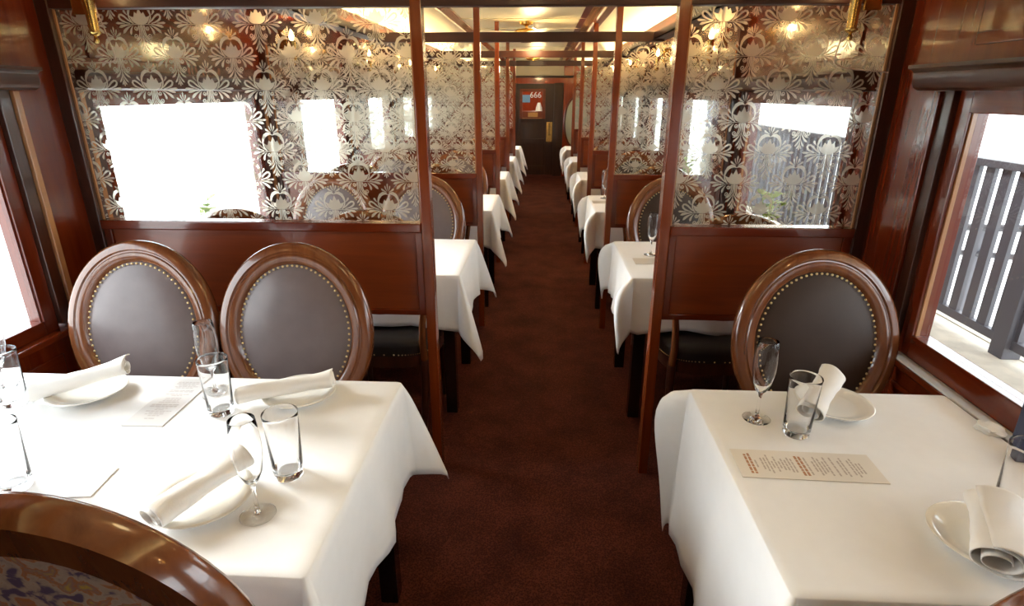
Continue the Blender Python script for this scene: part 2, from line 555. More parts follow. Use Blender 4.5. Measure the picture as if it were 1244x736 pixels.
# door at the end of the aisle
dr = struct(empty('door_1', ((DX0 + DX1) / 2, Y1, 0)))
def dpart(m, name, mat, par=dr, smooth=None):
    m.v = [(x - dr.location.x, y - dr.location.y, z) for x, y, z in m.v]
    return m.build(name, mat, par, smooth)
dw0, dw1 = DX0 + 0.06, DX1 - 0.21
dpart(MB().box(DX0, dw0, Y1 - 0.02, Y1 + 0.06, 0, DZ, 0.004), 'door_jamb', M['door'])
dpart(MB().box(dw1 + 0.03, DX1, Y1 - 0.02, Y1 + 0.06, 0, DZ, 0.004), 'door_jamb', M['door'])
wx0, wx1, wz0, wz1 = -0.385, 0.0, 1.23, 1.585
dpart(MB().box(dw0, wx0 - 0.05, Y1, Y1 + 0.045, 0.02, DZ - 0.01, 0.003), 'door_stile', M['door'])
dpart(MB().box(wx1 + 0.06, dw1 + 0.03, Y1, Y1 + 0.045, 0.02, DZ - 0.01, 0.003), 'door_stile', M['door'])
for z0, z1 in ((0.02, 0.20), (0.62, 0.72), (1.02, 1.09), (wz1 + 0.05, DZ - 0.01)):
    dpart(MB().box(wx0 - 0.05, wx1 + 0.06, Y1, Y1 + 0.045, z0, z1, 0.003), 'door_rail', M['door'])
for z0, z1 in ((0.20, 0.62), (0.72, 1.02)):
    dpart(MB().box(wx0 - 0.05, wx1 + 0.06, Y1 + 0.012, Y1 + 0.035, z0, z1), 'door_panel', M['door'])
for b in ((wx0 - 0.05, wx0, 1.09, wz1 + 0.05), (wx1, wx1 + 0.06, 1.09, wz1 + 0.05), (wx0, wx1, wz1, wz1 + 0.05), (wx0, wx1, 1.09, wz0)):
    dpart(MB().box(b[0], b[1], Y1 - 0.006, Y1 + 0.045, b[2], b[3], 0.003), 'window_frame', M['panel'])
dpart(MB().box(wx0, wx1, Y1 + 0.02, Y1 + 0.026, wz0, wz1), 'glass_pane', M['pane'])
dpart(MB().box(wx0 + 0.11, wx0 + 0.30, Y1 - 0.010, Y1 - 0.006, 1.125, 1.205), 'name_plate', M['tan'])
dpart(MB().box(wx0 - 0.0, wx1, Y1 - 0.022, Y1 - 0.006, 1.092, 1.108, 0.002), 'sill_bead', M['tan_z'])
pp = dpart(MB().box(0.085, 0.20, Y1 - 0.006, Y1, 0.66, 1.03, 0.002), 'push_plate', M['brass'])
mk = MB()
for k in range(9):
    z = 0.99 - k * 0.026
    mk.box(0.125 + 0.006 * (k % 2), 0.155 + 0.005 * ((k * 7) % 3), Y1 - 0.008, Y1 - 0.006, z, z + 0.014)
dpart(mk, 'lettering', M['black'], pp)

# next car seen through the door pane
vs_ = struct(MB().box(XW_L, XW_R, Y1 + 2.1, Y1 + 2.2, 0, 2.2).build('wall_vestibule', M['lacq']))
struct(MB().box(XW_L, XW_R, Y1 + 0.08, Y1 + 2.2, 2.14, 2.18).build('ceiling_vestibule', M['cream']))
nt_ = MB().box(-0.475, -0.28, Y1 + 2.08, Y1 + 2.1, 1.36, 1.52).build('notice', M['blue'])
tag(nt_, 'blue notice on the red wall seen through the far door pane', 'notice')
tc_ = bpy.data.curves.new('number_text', 'FONT')
tc_.body = '666'
tc_.size = 0.175
tc_.extrude = 0.004
tc_.align_x = 'CENTER'
tmp_ = bpy.data.objects.new('number_text', tc_)
COL.objects.link(tmp_)
bpy.context.view_layer.update()
to_ = bpy.data.objects.new('car_number', bpy.data.meshes.new_from_object(tmp_.evaluated_get(bpy.context.evaluated_depsgraph_get())))
bpy.data.objects.remove(tmp_)
COL.objects.link(to_)
to_.location = (-0.155, Y1 + 2.095, 1.46)
to_.rotation_euler = (PI / 2, 0, 0)
to_.data.materials.clear()
to_.data.materials.append(M['white'])
tag(to_, 'white numerals on the red wall beyond the far door pane', 'number')
wp = MB().lathe([(0, 0), (0.09, 0), (0.09, 1.0), (0.07, 1.25), (0.03, 1.36), (0, 1.36)], 16, (-0.075, Y1 + 1.7, 0)).build('white_cylinder', M['white'], None, 40)  # plain white upright shape beyond the door
tag(wp, 'white round-topped cylinder standing beyond the far door', 'cylinder')
point('vestibule_fill', (-0.2, Y1 + 1.0, 2.0), 22, (1, 0.9, 0.75), 0.1)  # fill added to light the space beyond the door; no fixture

# oval mirror on the right of the far bulkhead
mr = empty('oval_mirror', (0.66, Y1, 1.02))
def oval_ring(a, b, prof, n=64, tilt=None):
    """ring swept round an ellipse; prof = (inset from the edge, y) pairs, closed"""
    vs, fs = [], []
    k = len(prof)
    for i in range(n):
        t = 2 * PI * i / n
        for d, y in prof:
            vs.append(((a - d) * math.cos(t), y, (b - d) * math.sin(t)))
    for i in range(n):
        j = (i + 1) % n
        for q in range(k):
            q2 = (q + 1) % k
            fs.append((i * k + q, j * k + q, j * k + q2, i * k + q2))
    return vs, fs
def oval_dome(a, b, y0, h, n=48, rings=7, sgn=-1):
    vs, fs = [], []
    for r in range(rings):
        u = 1 - r / rings
        for i in range(n):
            t = 2 * PI * i / n
            vs.append((a * u * math.cos(t), y0 + sgn * h * (1 - u ** 3.2), b * u * math.sin(t)))
    vs.append((0, y0 + sgn * h, 0))
    for r in range(rings - 1):
        for i in range(n):
            j = (i + 1) % n
            fs.append((r * n + i, r * n + j, (r + 1) * n + j, (r + 1) * n + i))
    for i in range(n):
        fs.append(((rings - 1) * n + i, (rings - 1) * n + (i + 1) % n, rings * n))
    return vs, fs
MB().add(*oval_ring(0.25, 0.50, [(0, 0), (0, -0.03), (0.02, -0.04), (0.04, -0.02), (0.04, 0)])).build('mirror_frame', M['panel'], mr, 40)
MB().add(*oval_dome(0.212, 0.462, -0.006, 0.004)).build('mirror_glass', M['mirror'], mr, 40)
tag(mr, 'tall oval mirror on the red bulkhead right of the far door', 'mirror')

# ------------------------------------------------------------------ beams over each partition
for i, y in enumerate(PY[:4]):
    z0 = BEAM[i]
    xl, xr = (XW_L, XW_R) if i == 0 else (-1.03, 0.72)
    struct(MB().box(xl, xr, y + 0.002, y + 0.045, z0, z0 + 0.055, 0.004).build('trim_%d' % (7 + i), M['dark_x']))

# ------------------------------------------------------------------ damask etching
def leaf(p0, p1, w, bend=0.0, n=6, blunt=0.35, r0=0.0):
    """teardrop from p0 (narrow) to p1 (round); returns convex quads"""
    a, b = Vector(p0), Vector(p1)
    d = b - a
    nrm = Vector((-d.y, d.x))
    L, R = [], []
    for i in range(n + 1):
        u = i / n
        c = a + d * u + nrm * bend * 4 * u * (1 - u)
        ww = w * (u ** 0.9) * math.sqrt(max(0, 1 - max(0, (u - (1 - blunt)) / blunt) ** 2)) + r0 * (1 - u)
        nn = nrm.normalized()
        L.append(c + nn * ww)
        R.append(c - nn * ww)
    return [(L[i], L[i + 1], R[i + 1], R[i]) for i in range(n)]
def stroke(pts, w):
    pts = [Vector(p) for p in pts]
    L, R = [], []
    for i, p in enumerate(pts):
        t = (pts[min(i + 1, len(pts) - 1)] - pts[max(i - 1, 0)]).normalized()
        nn = Vector((-t.y, t.x))
        ww = w[i] if isinstance(w, list) else w
        L.append(p + nn * ww)
        R.append(p - nn * ww)
    return [(L[i], L[i + 1], R[i + 1], R[i]) for i in range(len(pts) - 1)]
def mirror_x(qs):
    return [tuple(Vector((-p.x, p.y)) for p in q)[::-1] for q in qs]
def motif():
    q, h = [], []      # one repeat is 670 units wide; origin under the palmette; h holds the right half
    kn = [(-116, 84, 90), (-96, 38, 80), (-72, 15, 74), (-52, 6, 128), (-28, 1, 108), (0, 0, 170), (28, 1, 108), (52, 6, 128), (72, 15, 74), (96, 38, 80), (116, 84, 90)]
    for (xa, la, ua), (xb, lb, ub) in zip(kn[:-1], kn[1:]):
        q.append(tuple(Vector(p) for p in ((xa, la), (xb, lb), (xb, ub), (xa, ua))))
    h += stroke([(0, 186), (26, 203), (60, 203), (94, 182), (116, 145), (127, 102), (122, 62), (104, 28), (84, 8)], [2, 13, 19, 19, 14, 9, 7, 6, 4])
    h += leaf((138, 92), (178, 150), 17, -0.05)
    h += stroke([(88, 9), (136, 42), (178, 82), (208, 100), (230, 98), (240, 80), (232, 58), (208, 38), (170, 22), (124, 9)], [4, 8, 10, 11, 11, 11, 11, 10, 7, 4])
    h += leaf((178, 12), (290, 15), 16)
    h += leaf((112, -3), (262, -30), 20, 0.05)
    h += leaf((104, -10), (226, -94), 21, 0.08)
    h += leaf((92, -12), (138, -108), 19, 0.10)
    q += stroke([(-200, -1), (200, -1)], 3)
    for cx, cz, r in ((66, -40, 23), (78, -120, 27)):
        pts = []
        for i in range(15):
            an = -2.6 + i * 0.6
            rr = r * (1 - i / 18)
            pts.append((cx + rr * math.cos(an), cz + rr * math.sin(an)))
        h += stroke([(34, cz + 26)] + pts, [4] + [5.0] * 15)
    for x in (10, 27):
        h += stroke([(x, -8), (x + 2, -55), (x + 8, -100), (x + 26, -140), (x + 60, -168)], [5.5, 5.5, 5, 5, 4])
    h += leaf((6, -112), (86, -216), 15, -0.10)
    h += leaf((4, -165), (54, -268), 13, -0.08)
    h += leaf((3, -222), (26, -292), 10, -0.05)
    q += leaf((0, -236), (0, -308), 10)
    q += stroke([(0, -6), (0, -240)], 4)
    q += leaf((0, 228), (0, 326), 11)
    h += leaf((5, 224), (32, 298), 10, -0.06)
    h += leaf((6, 216), (80, 262), 15, -0.06)
    return q + h + mirror_x(h)
MOT = motif()
def clip(poly, x0, x1, z0, z1):
    for ax, lim, sg in ((0, x0, 1), (0, x1, -1), (1, z0, 1), (1, z1, -1)):
        out = []
        for i in range(len(poly)):
            a, b = poly[i], poly[(i + 1) % len(poly)]
            da, db = (a[ax] - lim) * sg, (b[ax] - lim) * sg
            if da >= 0:
                out.append(a)
            if da * db < 0:
                t = da / (da - db)
                out.append((a[0] + (b[0] - a[0]) * t, a[1] + (b[1] - a[1]) * t))
        poly = out
        if len(poly) < 3:
            return None
    return poly
PITCH_X, PITCH_Z = 0.208, 0.1075
def etching(x0, x1, z0, z1, ox, oz):
    m = MB()
    sc = PITCH_X / 670.0
    nz0, nz1 = int((z0 - oz) / PITCH_Z) - 2, int((z1 - oz) / PITCH_Z) + 3
    for r in range(nz0, nz1):
        for c in range(int((x0 - ox) / PITCH_X) - 2, int((x1 - ox) / PITCH_X) + 3):
            px = ox + (c + 0.5 * (r % 2)) * PITCH_X
            pz = oz + r * PITCH_Z
            if px < x0 - 0.12 or px > x1 + 0.12 or pz < z0 - 0.12 or pz > z1 + 0.12:
                continue
            for qd in MOT:
                poly = clip([(px + p.x * sc, pz + p.y * sc) for p in qd], x0, x1, z0, z1)
                if poly:
                    m.add([(x, 0, z) for x, z in poly], [tuple(range(len(poly)))])
    return m

# ------------------------------------------------------------------ partitions
SIDE = {-1: 'left', 1: 'right'}
ORD = ['nearest', 'second', 'third', 'fourth', 'farthest']
def partition(i, sgn):
    y = PY[i]
    xa = PXL[i] if sgn < 0 else PXR[i]           # aisle edge of the post
    xw = XW_L if sgn < 0 else XW_R
    pw, pd = 0.038, 0.056
    xs0 = xa + sgn * pw                          # inner edge of the post
    xs1 = xw - sgn * 0.045                       # inner edge of the wall stile
    root = empty('room_divider', (xa + sgn * pw / 2, y, 0))
    ox, oy = root.location.x, root.location.y
    def part(m, name, mat, par=None, smooth=None):
        m.v = [(x - ox, yy - oy, z) for x, yy, z in m.v]
        return m.build(name, mat, par or root, smooth)
    s = lambda a, b: (min(a, b), max(a, b))
    part(MB().box(*s(xa, xs0), y, y + pd, 0, Z_TOP + 0.02, 0.003), 'aisle_post', M['post'])
    top = BEAM[min(i, 3)]
    zs = SILL[i]
    part(MB().box(*s(xs1, xw), y - 0.004, y + 0.05, 0, Z_DECK, 0.003), 'wall_stile', M['dark_z'])
    part(MB().box(*s(xs0, xs1), y + 0.016, y + 0.038, 0.735, zs - 0.03, 0.002), 'dado_panel', M['panel'])
    part(MB().box(*s(xs0, xs0 + sgn * 0.028), y + 0.006, y + 0.046, 0.735, zs - 0.036, 0.003), 'panel_stile', M['wood_z'])
    part(MB().box(*s(xs1 - sgn * 0.03, xs1), y + 0.006, y + 0.046, 0.735, zs - 0.036, 0.003), 'panel_stile', M['wood_z'])
    part(MB().box(*s(xs0, xs1), y - 0.006, y + 0.058, zs - 0.036, zs, 0.005), 'sill_rail', M['wood_x'])
    part(MB().box(*s(xs0, xs1), y + 0.006, y + 0.046, 0.722, 0.745, 0.003), 'bottom_rail', M['wood_x'])
    gx0, gx1 = s(xs0, xs1)
    for a in (gx0, gx1 - 0.007):
        part(MB().box(a, a + 0.007, y + 0.015, y + 0.022, zs, top), 'glazing_bead', M['tan_z'])
    g = part(MB().box(gx0 + 0.0005, gx1 - 0.0005, y + 0.0245, y + 0.0305, zs + 0.001, top), 'glass_pane', M['pane'])
    e = etching(gx0 + 0.008, gx1 - 0.008, zs + 0.003, top - 0.004, -0.994 if sgn < 0 else 0.706, (1.574 if sgn < 0 else 1.253) - 0.03 * i)
    e.v = [(x, y + 0.0236, z) for x, _, z in e.v]
    ob = part(e, 'etched_pattern', M['film'], g)
    pos = 'left' if sgn < 0 else 'right'
    tag(root, '%s mahogany partition with etched damask glass on the %s of the aisle' % (ORD[i], pos), 'partition', 'etched glass partitions along the aisle')
for i in range(5):
    for sgn in (-1, 1):
        partition(i, sgn)

# ------------------------------------------------------------------ sconces with cord
def sconce_proto():
    r = empty('wall_sconce')
    MB().box(-0.028, 0.028, -0.006, 0, 0.095, 0.20, 0.004).build('backplate', M['brass'], r)
    MB().tube([(0, -0.005, 0.15), (0.03, -0.03, 0.155), (0.07, -0.06, 0.15), (0.085, -0.075, 0.135)], 0.006, 8).build('arm', M['brass'], r, 60)
    b = MB().lathe([(0, -0.002), (0.006, 0.0), (0.0085, 0.008), (0.006, 0.016), (0.004, 0.02), (0.012, 0.024), (0.019, 0.03), (0.019, 0.034), (0.015, 0.036), (0.0165, 0.10), (0.02, 0.13), (0.02, 0.134), (0, 0.134)], 20, (0.09, -0.08, 0))
    b.build('body', M['brass'], r, 50)
    MB().lathe([(0, 0.134), (0.010, 0.138), (0.016, 0.152), (0.014, 0.168), (0.007, 0.186), (0, 0.196)], 16, (0.09, -0.08, 0)).build('bulb', M['bulb'], r, 60)
    return r
sc0 = sconce_proto()
first = True
for i, y in enumerate([None] + PY):
    if y is None:
        continue
    for sgn in (-1, 1):
        o = sc0 if first else copy_tree(sc0)
        first = False
        xw = XW_L + 0.165 if sgn < 0 else XW_R - 0.14
        o.location = (xw, y - 0.004 if i else y, 1.722)
        o.scale = (-sgn, 1, 1)
        nm = 'left' if sgn < 0 else 'right'
        tag(o, 'brass candle sconce with a finial on the %s partition at the %s wall' % (ORD[i - 1], nm), 'sconce', 'brass sconces by the partitions')
        point('sconce_lamp', (xw - sgn * 0.09, (y - 0.09), 1.915), 0.35 if i == 1 else 2.0, (1.0, 0.58, 0.22), 0.02)
for sgn in (-1, 1):  # pair added out of view to warm the front tables
    o = copy_tree(sc0)
    xw = XW_L if sgn < 0 else XW_R
    o.location = (xw, 0.32, 1.722)
    o.rotation_euler = (0, 0, PI / 2 * -sgn)
    tag(o, 'brass candle sconce added unseen on the %s wall beside the camera' % ('left' if sgn < 0 else 'right'), 'sconce', 'brass sconces by the partitions')
    point('sconce_lamp', (xw - sgn * 0.10, 0.32, 1.93), 0.9 if sgn > 0 else 0.4, (1.0, 0.58, 0.22), 0.02)  # light of the added unseen sconce

def cord(name, pts, label):
    c = MB().tube(pts, 0.0022, 6).build(name, M['cord'], None, 60)
    tag(c, label, 'cord', 'cords under the front sconces')
def smooth_path(ps, n=6):
    out = []
    P = [Vector(p) for p in ps]
    for i in range(len(P) - 1):
        p0, p1, p2, p3 = P[max(i - 1, 0)], P[i], P[i + 1], P[min(i + 2, len(P) - 1)]
        for k in range(n):
            t = k / n
            out.append(0.5 * ((2 * p1) + (p2 - p0) * t + (2 * p0 - 5 * p1 + 4 * p2 - p3) * t * t + (3 * p1 - p0 - 3 * p2 + p3) * t ** 3))
    out.append(P[-1])
    return out
yc = PY[0] - 0.012
cord('lamp_cord', smooth_path([(-1.535, yc, 1.985), (-1.535, yc, 1.84), (-1.52, yc, 1.77), (-1.505, yc, 1.69), (-1.515, yc, 1.668), (-1.56, yc, 1.664), (-1.68, yc, 1.664)]), 'thin pale cord looping beside the brass sconce on the left')
cord('lamp_cord', smooth_path([(1.01, yc, 1.985), (0.995, yc, 1.82), (0.975, yc, 1.72), (0.97, yc, 1.665), (0.99, yc, 1.65), (1.03, yc, 1.64), (1.15, yc, 1.63)]), 'thin pale cord looping beside the brass sconce on the right')

# unseen fill strips added inside the cornices to brighten ceiling and front tables
for k, (xa, xb, xl) in enumerate(((-1.03, -0.985, -1.005), (0.655, 0.70, 0.675))):
    lip = xb - 0.008 if k == 0 else xa
    m = MB().box(xa, xb, Y0, Y1 - 0.05, 1.866, 1.872).box(lip, lip + 0.008, Y0, Y1 - 0.05, 1.866, 1.902)
    struct(m.build('trim_%d' % (13 + k), M['dark_y']))  # lip added to hide the fill strips from below
    for yc_ in (1.0, 5.0, 9.2):
        al = bpy.data.lights.new('added_cove_fill', 'AREA')
        al.shape = 'RECTANGLE'
        al.size = 0.02
        al.size_y = 3.6
        al.energy = (13.0 if k else 5.0) if yc_ < 2 else 32.0
        al.color = (1.0, 0.78, 0.44)
        ao = bpy.data.objects.new('added_cove_fill', al)
        COL.objects.link(ao)
        ao.location = (xl, yc_, 1.878)
        ao.rotation_euler = (PI, 0.0, 0)

# ------------------------------------------------------------------ ceiling fan
def fan(x, y, label, light):
    r = empty('ceiling_fan', (x, y, Z_TOP))
    MB().lathe([(0, 0), (0.06, 0), (0.055, -0.02), (0.02, -0.03), (0.012, -0.035), (0.012, -0.055), (0.085, -0.06), (0.105, -0.075), (0.105, -0.10), (0.08, -0.115), (0, -0.118)], 28).build('motor', M['brass'], r, 40)
    for k in range(4):
        a = 0.5 + k * PI / 2
        m = MB().box(0.10, 0.46, -0.05, 0.05, -0.092, -0.087, 0.002)
        rm = Matrix.Rotation(a, 3, 'Z')
        m.v = [tuple(rm @ Vector(v)) for v in m.v]
        m.build('blade', M['cream'], r)
    MB().lathe([(0, -0.118), (0.012, -0.118), (0.012, -0.15), (0.05, -0.158), (0.05, -0.163), (0, -0.166)], 20).build('finial', M['brass'], r, 40)
    MB().lathe([(0, 0.0), (0.022, 0.006), (0.032, 0.03), (0.024, 0.055), (0, 0.064)], 16, (0.06, -0.03, -0.115)).build('lamp_globe', M['globe'], r, 60)
    tag(r, label, 'fan')
    point('fan_lamp', (x + 0.06, y - 0.12, Z_TOP - 0.20), light, (1.0, 0.74, 0.38), 0.10)
fan(-0.15, 5.5, 'small brass ceiling fan with a white lamp over the aisle', 9)
fan(-0.15, 1.2, 'brass ceiling fan above the front tables', 3)
fan(-0.15, 9.3, 'brass ceiling fan near the end door', 9)
# ------------------------------------------------------------------ chairs
RA, RB, RZ, RY, RT = 0.268, 0.310, 0.787, 0.270, math.radians(12)
def ring_xf(vs):
    rm = Matrix.Rotation(-RT, 3, 'X')
    return [tuple(rm @ Vector(v) + Vector((0, RY, RZ))) for v in vs]
def chair_proto(rb, rz, sup, leather):
    global RB, RZ
    RB, RZ = rb, rz
    r = empty('dining_chair')
    prof = [(0.0, 0.016), (0.0, -0.006), (0.006, -0.016), (0.014, -0.020), (0.030, -0.022), (0.035, -0.017), (0.039, -0.017), (0.043, -0.021), (0.060, -0.019), (0.068, -0.012), (0.074, -0.004), (0.074, 0.026), (0.066, 0.036), (0.010, 0.036)]
    v, f = oval_ring(RA, RB, prof)
    MB().add(ring_xf(v), f).build('back_frame', M['chair'], r, 35)
    v, f = oval_dome(RA - 0.073, RB - 0.073, -0.004, 0.028)
    cu = MB().add(ring_xf(v), f).build('back_cushion', leather, r, 60)
    v, f = oval_dome(RA - 0.073, RB - 0.073, 0.012, 0.006, sgn=1)
    MB().add(ring_xf(v), f).build('back_panel', M['floral'], r, 60)
    # nail heads round the cushion
    nm = MB()
    N = 72
    for k in range(N):
        t = 2 * PI * k / N
        c = Vector(((RA - 0.079) * math.cos(t), -0.0105, (RB - 0.079) * math.sin(t)))
        nm.add(*[ring_xf([c + Vector((0.0046 * math.cos(q * PI / 3), 0, 0.0046 * math.sin(q * PI / 3))) for q in range(6)] +
                         [c + Vector((0.003 * math.cos(q * PI / 3), -0.0028, 0.003 * math.sin(q * PI / 3))) for q in range(6)] + [c + Vector((0, -0.0036, 0))]),
                 [(q, (q + 1) % 6, 6 + (q + 1) % 6, 6 + q) for q in range(6)] + [(6 + q, 6 + (q + 1) % 6, 12) for q in range(6)]])
    nm.build('nail_trim', M['nail'], cu, 60)['kind'] = 'stuff'
    # seat: rounded trapezoid, domed
    def outline(k=1.0, n=40, e=3.6):
        out = []
        for i in range(n):
            t = 2 * PI * i / n
            cx = math.copysign(abs(math.cos(t)) ** (2 / e), math.cos(t))
            cy = math.copysign(abs(math.sin(t)) ** (2 / e), math.sin(t))
            y = cy * 0.225 * k
            out.append((cx * k * (0.245 - 0.035 * (cy * 0.5 + 0.5)), y))
        return out
    layers = [(1.0, 0.410), (1.0, 0.452), (0.985, 0.467), (0.93, 0.480), (0.75, 0.489), (0.4, 0.494), (0.02, 0.495)]
    vs, fs = [], []
    for k, z in layers:
        vs += [(x, y, z) for x, y in outline(k)]
    n_ = 40
    for q in range(len(layers) - 1):
        for i in range(n_):
            fs.append((q * n_ + i, q * n_ + (i + 1) % n_, (q + 1) * n_ + (i + 1) % n_, (q + 1) * n_ + i))
    fs.append(tuple(range(n_))[::-1])
    fs.append(tuple((len(layers) - 1) * n_ + i for i in range(n_)))
    st = MB().add(vs, fs).build('seat', M['seat'], r, 50)
    nm = MB()
    ol = outline(1.004, 96)
    for x, y in ol:
        d = Vector((x, y, 0)).normalized() * 0.004
        e = Vector((-d.y, d.x, 0))
        c = Vector((x, y, 0.418))
        u = Vector((0, 0, 0.004))
        nm.add([c + e, c + u, c - e, c - u, c + d * 0.8], [(0, 1, 4), (1, 2, 4), (2, 3, 4), (3, 0, 4)])
    nm.build('nail_trim', M['nail'], st)['kind'] = 'stuff'
    # rail under the seat; it and the legs are darkened for shade there
    vs, fs = [], []
    for k, z in ((0.975, 0.350), (0.975, 0.41), (0.85, 0.41), (0.85, 0.350)):
        vs += [(x, y, z) for x, y in outline(k)]
    for q in range(4):
        for i in range(n_):
            fs.append((q * n_ + i, q * n_ + (i + 1) % n_, ((q + 1) % 4) * n_ + (i + 1) % n_, ((q + 1) % 4) * n_ + i))
    MB().add(vs, fs).build('seat_rail', M['dark_z'], r, 50)
    for sx in (-1, 1):
        MB().lathe([(0, 0), (0.012, 0), (0.014, 0.02), (0.012, 0.03), (0.021, 0.28), (0.024, 0.30), (0.019, 0.31), (0.026, 0.33), (0.026, 0.385), (0, 0.385)], 16, (sx * 0.205, -0.175, 0)).build('leg', M['dark_z'], r, 40)
        MB().tube([(sx * 0.172, 0.245, 0.0), (sx * 0.176, 0.215, 0.12), (sx * 0.18, 0.185, 0.28), (sx * 0.18, 0.185, 0.40)], [0.015, 0.017, 0.02, 0.021], 10).build('leg', M['dark_z'], r, 50)
        MB().tube([(sx * 0.18, 0.185, 0.38), (sx * 0.180, 0.208, 0.46 + sup * 0.2), (sx * 0.188, 0.222, 0.53 + sup * 0.6), (sx * 0.206, 0.240, 0.61 + sup), (sx * 0.224, 0.252, 0.67 + sup)], [0.020, 0.018, 0.016, 0.015, 0.012], 10).build('back_support', M['chair'], r, 50)
    return r
CH = {}
def chair(x, y, rz, label, group='oval-back dining chairs', back=False):
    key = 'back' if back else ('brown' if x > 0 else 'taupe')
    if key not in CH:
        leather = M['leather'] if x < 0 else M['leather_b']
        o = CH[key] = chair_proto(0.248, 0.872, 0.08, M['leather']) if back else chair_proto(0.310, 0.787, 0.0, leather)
    else:
        o = copy_tree(CH[key])
    o.location = (x, y, 0)
    o.rotation_euler = (0, 0, rz)
    tag(o, label, 'chair', group)
    return o

# ------------------------------------------------------------------ tables and cloths
def cloth(x0, x1, y0, y1, z, L, seed, bulge, LA, label):
    rnd = random.Random(seed)
    cx, cy = (x0 + x1) / 2, (y0 + y1) / 2
    m = MB()
    per = []      # (x, y, normal angle, drop, flare, bulge?)
    cor = [(x1, y0, -PI / 2), (x1, y1, 0.0), (x0, y1, PI / 2), (x0, y0, PI)]
    nc = 15
    ph = rnd.random() * 6
    for ci, (px, py, a0) in enumerate(cor):
        for k in range(nc):
            u = k / (nc - 1)
            fi = u * PI / 2
            a = a0 + fi
            # the aisle side may hang lower than the others
            d0 = L if ci in (0, 2) else (LA if (ci == 3) == (x0 > 0) else L)
            d1 = L if ci in (1, 3) else (LA if (ci == 2) == (x0 > 0) else L)
            ln = (1.06 if x0 < 0 else 1.0) * min(d0 / max(1e-3, math.cos(fi)), d1 / max(1e-3, math.sin(fi)))
            flare = 0.012 + 0.135 * math.sin(u * PI) ** 1.6
            rr = 0.012
            per.append((px + rr * (math.cos(a) - math.cos(a0) - math.cos(a0 + PI / 2)), py + rr * (math.sin(a) - math.sin(a0) - math.sin(a0 + PI / 2)), a, ln, flare, math.sin(u * PI)))
        nx, ny, na = cor[(ci + 1) % 4]
        aa = a0 + PI / 2
        ns = 16
        length = math.hypot(nx - px, ny - py)
        for k in range(1, ns):
            u = k / ns
            e = min(u, 1 - u)
            w = 0.012 * math.sin(u * length * 17 + ph) + 0.007 * math.sin(u * length * 31 + 2 * ph)
            fl = 0.016 + w * min(1, e * 6) - 0.010 * math.exp(-((e - 0.13) / 0.06) ** 2)
            bx_ = px + (nx - px) * u - 0.0 * math.cos(aa)
            by_ = py + (ny - py) * u
            Ls = LA if (ci == 0 and x0 < 0) or (ci == 2 and x0 > 0) else L
            per.append((bx_, by_, aa, Ls + 0.012 * math.sin(u * 9 + ph), fl, 0.0))
    n = len(per)
    T = 12
    rows = []
    for t in range(T + 1):
        u = t / T
        row = []
        for (px, py, a, ln, fl, cb) in per:
            if cb > 0 and bulge:
                xq = ln * u / 0.125
                o = 0.096 * cb ** 1.4 * (xq * math.exp(1 - xq)) ** 0.8 + 0.012 * u
            elif cb > 0:
                o = fl * u ** 0.9
            else:
                o = fl * u ** 1.1
            so = 0.004 * min(1, u * 8)
            dz = ln * u
            if u > 0:
                dz = ln * u * (1 - 0.01 * cb)
            row.append((px + (o + so) * math.cos(a), py + (o + so) * math.sin(a), z - dz - 0.0))
        rows.append(row)
    # top rows shrinking to the middle with a soft crease
    top = []
    for s, dz in ((0.995, 0.0018), (0.94, 0.002), (0.6, 0.002), (0.2, 0.002)):
        top.append([(cx + (px - cx) * s, cy + (py - cy) * s, z + dz) for (px, py, *_r) in per])
    allr = top[::-1] + rows
    vs = [p for r_ in allr for p in r_]
    fs = []
    for r_ in range(len(allr) - 1):
        for i in range(n):
            j = (i + 1) % n
            fs.append((r_ * n + i, r_ * n + j, (r_ + 1) * n + j, (r_ + 1) * n + i))
    fs.append(tuple(range(n)))
    m.add(vs, fs)
    o = m.build('tablecloth', M['linen'], None, 70)
    sd = o.modifiers.new('thickness', 'SOLIDIFY')
    sd.thickness = 0.0012
    sd.offset = -1
    tag(o, label, 'tablecloth', 'white tablecloths')
    return o
TZ = 0.757
def table(x0, x1, y0, y1, label):
    r = empty('dining_table', ((x0 + x1) / 2, (y0 + y1) / 2, 0))
    hx, hy = (x1 - x0) / 2 - 0.008, (y1 - y0) / 2 - 0.008
    MB().box(-hx, hx, -hy, hy, TZ - 0.032, TZ - 0.002, 0.004).build('tabletop', M['dark_x'], r)
    MB().box(-hx + 0.05, hx - 0.05, -hy + 0.05, hy - 0.05, TZ - 0.10, TZ - 0.032).build('apron', M['black'], r)
    for sx in (-1, 1):
        for sy in (-1, 1):
            if (sx < 0) == (x0 < -1):      # the wall end is carried by a bracket
                continue
            MB().box(sx * (hx - 0.06) - 0.028, sx * (hx - 0.06) + 0.028, sy * (hy - 0.06) - 0.028, sy * (hy - 0.06) + 0.028, 0, TZ - 0.032, 0.003).build('leg', M['black'], r)
    wx = -hx if x0 < -1 else hx
    MB().box(wx - 0.02, wx + 0.02, -0.12, 0.12, TZ - 0.20, TZ - 0.10, 0.003).build('wall_bracket', M['black'], r)
    tag(r, label, 'table', 'cloth-covered dining tables')
    return r
TF = [1.510, 3.280, 4.870, 6.400, 7.980, 9.620]
TN = [0.772, 2.570, 4.150, 5.780, 7.360, 9.000]
TXL = [-0.400, -0.372, -0.350, -0.350, -0.345, -0.335]
TXR = [0.438, 0.424, 0.392, 0.388, 0.380, 0.370]
ORDT = ['front', 'second', 'third', 'fourth', 'fifth', 'last']
